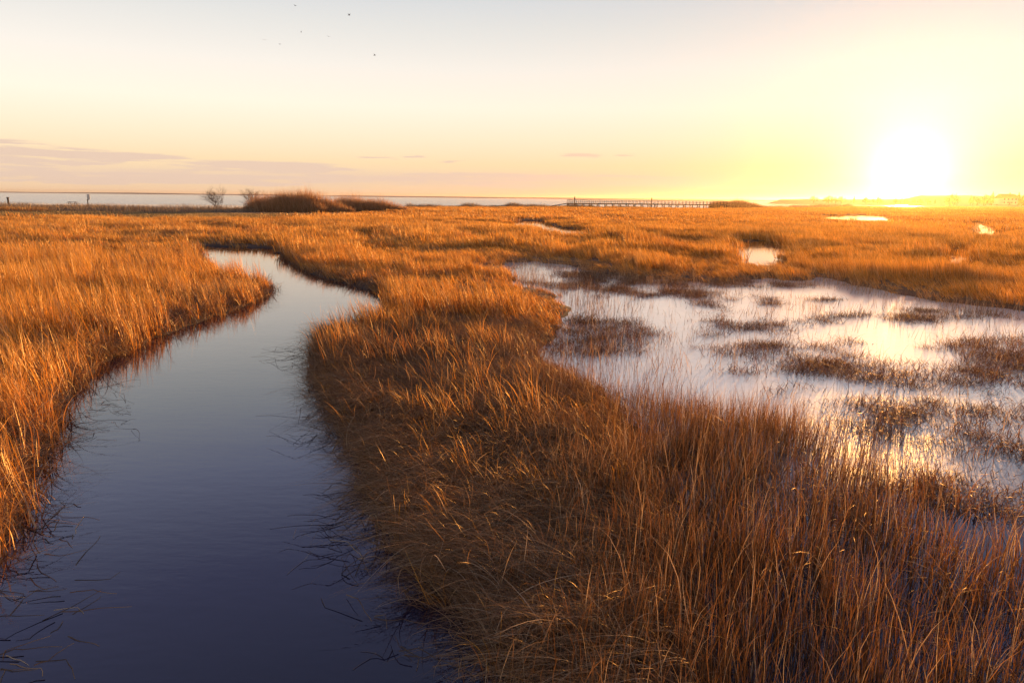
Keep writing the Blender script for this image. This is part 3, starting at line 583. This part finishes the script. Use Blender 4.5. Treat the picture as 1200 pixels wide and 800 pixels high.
BARK = simple('dark_twig_bark', (.085, .055, .045), .9)
def bare_bush(label, loc, h, seed):
    rr_ = random.Random(seed); b = MB()
    def br(p, d, L_, rad, depth):
        q = p+d*L_*.5+Vector((rr_.uniform(-.06, .06), rr_.uniform(-.06, .06), .02))*L_; e = q+(d+Vector((rr_.uniform(-.2, .2), rr_.uniform(-.2, .2), .1))).normalized()*L_*.5
        b.tube([p, q, e], [rad, rad*.8, rad*.55], 3)
        if depth:
            for i in range(rr_.choice((2, 3, 3))):
                dd = (d+Vector((rr_.gauss(0, .5), rr_.gauss(0, .5), rr_.gauss(.05, .3)))).normalized(); br(e if i else q, dd, L_*rr_.uniform(.6, .85), rad*.62, depth-1)
    root = empty('bare_bush', loc); tag(root, label, 'bush')
    for i in range(8):
        a = rr_.uniform(0, 6.28); t = rr_.uniform(.15, .9); br(Vector((math.cos(a)*.2, math.sin(a)*.2, 0)), Vector((math.cos(a)*t, math.sin(a)*t, 1)).normalized(), h*.33, .06, 5)
    link('branches', b.me('branches', BARK), root); s = MB(); s.tube([(0, 0, -.1), (.05, 0, .35)], [.16, .12], 7); link('stump', s.me('stump', BARK), root)
bare_bush('larger leafless bush with a rounded fan of twigs, left of the pair', (-62.5, 147, .05), 5.0, 4)
bare_bush('smaller leafless bush between the larger bare bush and the reed mound', (-55.5, 147, .05), 4.8, 21)

# ------------------------------------------------------------------ left shore fixtures
WOOD = simple('weathered_timber', (.10, .07, .05), .85, .4, 2.0); PALEW = simple('pale_board', (.70, .66, .58), .6, .15)
def part(name, mb, m, parent, label=None):
    o = link(name, mb.me(name, m), parent)
    if label: o['label'] = label
    return o
r0 = empty('timber_post', (-99.5, 137, 0)); tag(r0, 'dark stout timber post at the far left edge of the shore', 'post')
part('shaft', MB().tube([(0, 0, -.3), (0, 0, 2.35)], .17, 8), WOOD, r0); part('cap', MB().box((0, 0, 2.42), (.44, .44, .14), 0, .7), WOOD, r0)
r1 = empty('sign_post', (-93, 152, 0)); tag(r1, 'thin post with a pale board on top standing against the bay', 'sign')
part('post', MB().tube([(0, 0, -.3), (0, 0, 2.1)], .11, 7), WOOD, r1); part('board', MB().box((.35, -.14, 2.65), (.62, .06, 1.1)), PALEW, r1); part('bracket', MB().box((.14, 0, 2.0), (.5, .1, .1)), WOOD, r1)
r2 = empty('picnic_table', (-97, 153, .75)); tag(r2, 'small dark picnic table on the shore left of the sign post', 'picnic table')
part('tabletop', MB().box((0, 0, .76), (1.9, .75, .07)), WOOD, r2)
for s in (-1, 1):
    part('bench_seat', MB().box((0, s*.72, .45), (1.9, .26, .06)), WOOD, r2)
    for k in (-1, 1): part('leg', MB().tube([(k*.65, s*.62, 0), (k*.65, s*.12, .74)], .06, 5), WOOD, r2)
r3 = empty('timber_walkway', (-97, 152, 0)); tag(r3, 'low dark timber walkway carrying the picnic table along the bay', 'walkway')
part('deck', MB().box((0, 1, .66), (13, 2.6, .16)), WOOD, r3)
for k in range(7):
    for s in (0, 2): part('pile', MB().tube([(-6+k*2, s, -.4), (-6+k*2, s, .58)], .12, 6), WOOD, r3)

# ------------------------------------------------------------------ footbridge across the inlet
fb = empty('footbridge', (20.5, 262, 0)); tag(fb, 'long dark timber footbridge on piles across the distant inlet', 'footbridge')
Lb = 66.0; fb.rotation_euler.z = R_(14)
part('deck', MB().box((Lb/2, 0, 1.50), (Lb, 2.2, .42)), WOOD, fb)
part('approach_ramp', MB().poly([(0, -1, 1.66), (-8, -1, .4), (-8, 1, .4), (0, 1, 1.66), (0, -1, 1.44), (-8, -1, .2), (-8, 1, .2), (0, 1, 1.44)], [(0, 3, 2, 1), (4, 5, 6, 7), (0, 1, 5, 4), (2, 3, 7, 6), (1, 2, 6, 5), (0, 4, 7, 3)]), WOOD, fb)
for s in (-1, 1):
    part('handrail', MB().box((Lb/2, s*1.05, 2.85), (Lb, .14, .20)), WOOD, fb); part('mid_rail', MB().box((Lb/2, s*1.05, 2.25), (Lb, .07, .12)), WOOD, fb)
pm = MB().tube([(0, 0, -.6), (0, 0, 1.44)], .17, 6).me('pile', WOOD); qm = MB().box((0, 0, 2.23), (.13, .13, 1.14)).me('rail_post', WOOD); bm_ = MB().tube([(0, -.9, .35), (0, .9, 1.3)], .06, 4).me('brace', WOOD)
rt0 = random.Random(3)
for k in range(23):
    for s in (-1, 1):
        link('pile', pm, fb, (k*3+rt0.uniform(-.15, .15), s*.9, 0)).rotation_euler = (rt0.uniform(-.04, .04), rt0.uniform(-.06, .06), 0); link('rail_post', qm, fb, (k*3, s*1.05, rt0.uniform(-.02, .12))).rotation_euler = (0, rt0.uniform(-.03, .03), 0)
        if k < 22: link('rail_post', qm, fb, (k*3+1.5, s*1.05, 0))
    link('brace', bm_, fb, (k*3, 0, 0))
for k in (2.2, 33.5): part('tall_post', MB().tube([(k, -1.2, -.5), (k, -1.2, 4.0)], [.22, .19], 7), WOOD, fb, 'tall dark mooring post rising above the handrail')
SAND = simple('damp_sand', (.42, .32, .24), .8, .25, .3)
b = MB(); nx_ = 30; pts_ = []
for i in range(nx_+1):
    t = i/nx_; x = 30+75*t; yc = 236+20*t; w_ = 8*math.sin(math.pi*t)**.6+.3
    pts_ += [(x, yc-w_, .02), (x, yc, .34), (x, yc+w_, .02)]
b.poly(pts_, [(3*i+j, 3*i+3+j, 3*i+4+j, 3*i+1+j) for i in range(nx_) for j in (0, 1)])
tag(link('sand_bank', b.me('sand_bank', SAND)), kind='structure')

# ------------------------------------------------------------------ far shores
FAR = simple('distant_shore_woods', (.34, .28, .27), .95, .35, .004)
def far_shore(name, x0, x1, y, h, seed, dy=120, slope=0):
    n = 160; x = np.linspace(x0, x1, n); hh = h*(.45+.75*fbm(x*.0035*2000/abs(y), x*0, seed, 5))*np.clip(np.minimum((x-x0), (x1-x))/(abs(x1-x0)*.08), 0.02, 1)
    V = []
    for i in range(n):
        yy = y+slope*(x[i]-x0); V += [(x[i], yy, -1), (x[i], yy+dy*.2, hh[i]*.8), (x[i], yy+dy*.5, hh[i]), (x[i], yy+dy, -1)]
    F_ = [(4*i+j, 4*i+4+j, 4*i+5+j, 4*i+1+j) for i in range(n-1) for j in range(3)]
    o = link(name, mesh(name, V, F_, FAR)); tag(o, kind='structure'); return o
far_shore('far_shore', -4200, -900, 3300, 6.5, 2, 300)
far_shore('far_shore', -800, 1500, 2500, 5.5, 5, 200)
far_shore('headland', 262, 430, 690, 7.0, 8, 60, -.05)
far_shore('headland', 372, 900, 684, 13.0, 14, 60, -.05)

CROWN = [grass_mat('hazy_tree_twigs_%d' % i, [(0.0, c), (1.0, tuple(v*1.8 for v in c))], .3) for i, c in enumerate([(.07, .055, .035), (.055, .06, .035), (.09, .06, .04)])]
def crown_mesh(i, seed, conifer=False):
    r = np.random.default_rng(seed); n = 620; V = []; Q = []; rn = []
    lob = r.uniform(-1, 1, (9, 3))*[.75, .75, .5]; lr = r.uniform(.35, .6, 9)
    for k in range(n):
        if conifer: t = r.uniform()**.7; z_ = 1-2*t+.9; q = t*.55*r.uniform(.2, 1); a = r.uniform(0, 6.28); p = np.array([q*math.cos(a), q*math.sin(a), z_-.4])
        else:
            j = r.integers(9); d = r.normal(size=3); d /= np.linalg.norm(d); p = lob[j]+d*lr[j]*r.uniform(.55, 1.05)
        u = r.normal(size=3); u /= np.linalg.norm(u); w = np.cross(u, r.normal(size=3)); w /= np.linalg.norm(w)+1e-6; s = r.uniform(.05, .12); b0 = len(V)
        V += [p-u*s, p-w*s*.5, p+u*s, p+w*s*.5]; Q.append((b0, b0+1, b0+2, b0+3)); rn += [r.uniform()]*4
    return quadmesh('crown', np.array(V), np.array(Q), CROWN[i], {'rnd': rn, 'along': rn})
crowns = [crown_mesh(0, 1), crown_mesh(1, 2, True), crown_mesh(2, 3)]
trunkm = MB().tube([(0, 0, -1.0), (.02, 0, .3), (0, .02, 1.1)], [.07, .05, .025], 6)
for k in range(5):
    a = k*1.3; trunkm.tube([(0, 0, .1+k*.12), (math.cos(a)*.35, math.sin(a)*.35, .5+k*.12)], [.03, .012], 4)
trunkm = trunkm.me('trunk', BARK)
rt_ = random.Random(5)
ORD = ['nearest', 'second', 'third', 'fourth', 'fifth', 'sixth', 'seventh', 'eighth', 'ninth', 'tenth', 'eleventh', 'twelfth', 'thirteenth', 'fourteenth', 'fifteenth']
trees = []
for k in range(44):
    x = 286+k*5.3+rt_.uniform(-3, 3); y = 642-.05*(x-262)+rt_.uniform(0, 34); j = rt_.choice((0, 0, 2, 1)); s = rt_.uniform(2.6, 3.9)*(1.35 if k > 20 else .7 if 10 < k < 20 else .95)
    trees.append((x/y, x, y, j, s))
trees.sort()
for q, (br_, x, y, j, s) in enumerate(trees):
    t = empty('shore_tree', (x, y, 2.0+s*.8)); t.scale = (s*1.15, s*1.15, s)
    kind_ = ('broad leafless tree', 'pointed evergreen', 'rounded brown tree')[j]
    if q < 15: lab_ = kind_+' on the right shore, '+('leftmost of the row' if q == 0 else ORD[q]+' from the left end of the row')
    elif q < 30: lab_ = kind_+' on the right shore, '+('last one left' if q == 29 else ORD[29-q]+' one left')+' of the long pale house'
    else: lab_ = kind_+' on the right shore, '+('rightmost of the row' if q == 43 else ORD[43-q]+' from the right end of the row')
    tag(t, lab_, 'tree', 'trees on the wooded right shore')
    t.rotation_euler.z = rt_.uniform(0, 6); link('trunk', trunkm, t); link('crown', crowns[j], t)
HW = simple('pale_house_siding', (.62, .56, .48), .7, .1); HR = simple('dark_house_roof', (.12, .09, .08), .8, .3); HG = simple('house_glass', (.05, .06, .08), .15, .1); HB = simple('chimney_brick', (.30, .14, .09), .9, .2)
def house(label, loc, w, d, h, rz, seed):
    r = empty('shore_house', loc); r.rotation_euler.z = rz; tag(r, label, 'house')
    part('wall', MB().box((0, 0, h/2), (w, d, h)), HW, r)
    e = .4; rf = part('roof', MB().poly([(-w/2-e, -d/2-e, h), (w/2+e, -d/2-e, h), (w/2+e, d/2+e, h), (-w/2-e, d/2+e, h), (-w/2-e, 0, h+d*.42), (w/2+e, 0, h+d*.42)], [(0, 1, 5, 4), (2, 3, 4, 5), (1, 2, 5), (3, 0, 4), (0, 3, 2, 1)]), HR, r)
    part('chimney', MB().box((w*.22, .6, h+d*.42), (.9, .9, 2.2)), HB, rf)
    part('door', MB().box((0, -d/2-.02, 1.1), (1.1, .1, 2.2)), HR, r)
    for i in range(4):
        for k in range(2 if h > 5 else 1):
            wx = -w*.36+i*w*.24
            if k == 0 and abs(wx) < 1: continue
            part('window', MB().box((wx, -d/2-.02, 1.6+k*2.8), (1.1, .1, 1.4)), HG, r)
house('long pale house beside the water under the tallest trees of the right shore', (436, 618, 2.2), 15, 9, 5.2, .1, 1)
house('small pale cottage just right of the long house on the right shore', (458, 612, 1.8), 9, 7, 3.2, -.1, 2)
house('pale gabled house nearest the right edge of the photograph', (479, 616, 2.2), 11, 8, 5.0, 0, 4)

# ------------------------------------------------------------------ gulls
GULL = simple('gull_grey', (.20, .20, .21), .7, .2, 8.0); GULLB = simple('gull_body', (.34, .33, .33), .7, .2, 8.0)
def wing(s, up_):
    b = MB(); n = 6; V = []
    for i in range(n+1):
        t = i/n; x = s*(.05+.62*t); z_ = up_*(math.sin(t*2.0)*.22)-.05*t*t; c = .15*(1-t)**.6+.02; y0 = .10*math.sin(t*3)-.10*t*t
        V += [(x, y0+c*.5, z_), (x, y0-c*.5, z_-.005), (x, y0, z_+.018)]
    F_ = []
    for i in range(n):
        a = 3*i
        F_ += [(a, a+3, a+5, a+2), (a+2, a+5, a+4, a+1), (a+1, a+4, a+3, a)]
    b.poly(V, F_); return b
def body():
    return MB().tube([(0, -.30, .0), (0, -.2, .01), (0, -.05, 0), (0, .1, 0), (0, .2, .02), (0, .26, .02), (0, .32, .0)], [.03, .05, .075, .07, .045, .042, .006], 8)
GL = [(-62.84, 210.0, 56.24, -2.0, 1, 'small gull highest in the sky near the top edge'), (-36.27, 160.0, 41.91, -0.9, 1.6, 'gull with raised wings just below the highest one'), (-82.49, 240.0, 53.27, 0.2, 0.6, 'leftmost tiny gull of the distant flock'), (-87.21, 270.0, 58.07, 1.3, 1, 'tiny gull just right of the leftmost one'), (-82.01, 280.0, 64.46, 2.4, 1.6, 'faint gull in the middle of the flock'), (-66.5, 260.0, 58.79, 3.5, 0.6, 'tiny gull right of the middle of the flock'), (-31.91, 165.0, 34.71, 4.6, 1, 'lowest and rightmost gull, dark and clear')]
gb = body().me('body', GULLB); wings = {}
for i, (x, y, zz, yaw, u, lab) in enumerate(GL):
    e = empty('gull', (x, y, zz)); e.rotation_euler = (0, .2*math.sin(i*2.1), yaw); tag(e, lab, 'bird', 'gulls high over the marsh')
    link('body', gb, e)
    for s in (-1, 1):
        k = (s, u)
        if k not in wings: wings[k] = wing(s, u).me('wing', GULL)
        link('wing', wings[k], e)

# ------------------------------------------------------------------ sunset haze: one even volume round everything
hm, ht, ho = mat('haze_air')
pv = N(ht, 'ShaderNodeVolumePrincipled', inp={'Density': .00009, 'Anisotropy': .84, 'Color': (1.0, .74, .46, 1)}); ht.links.new(pv.outputs[0], ho.inputs['Volume'])
hb = MB().box((0, 0, 8.7), (11600, 11600, 22.6)).me('haze', hm)
tag(link('haze', hb), kind='stuff')
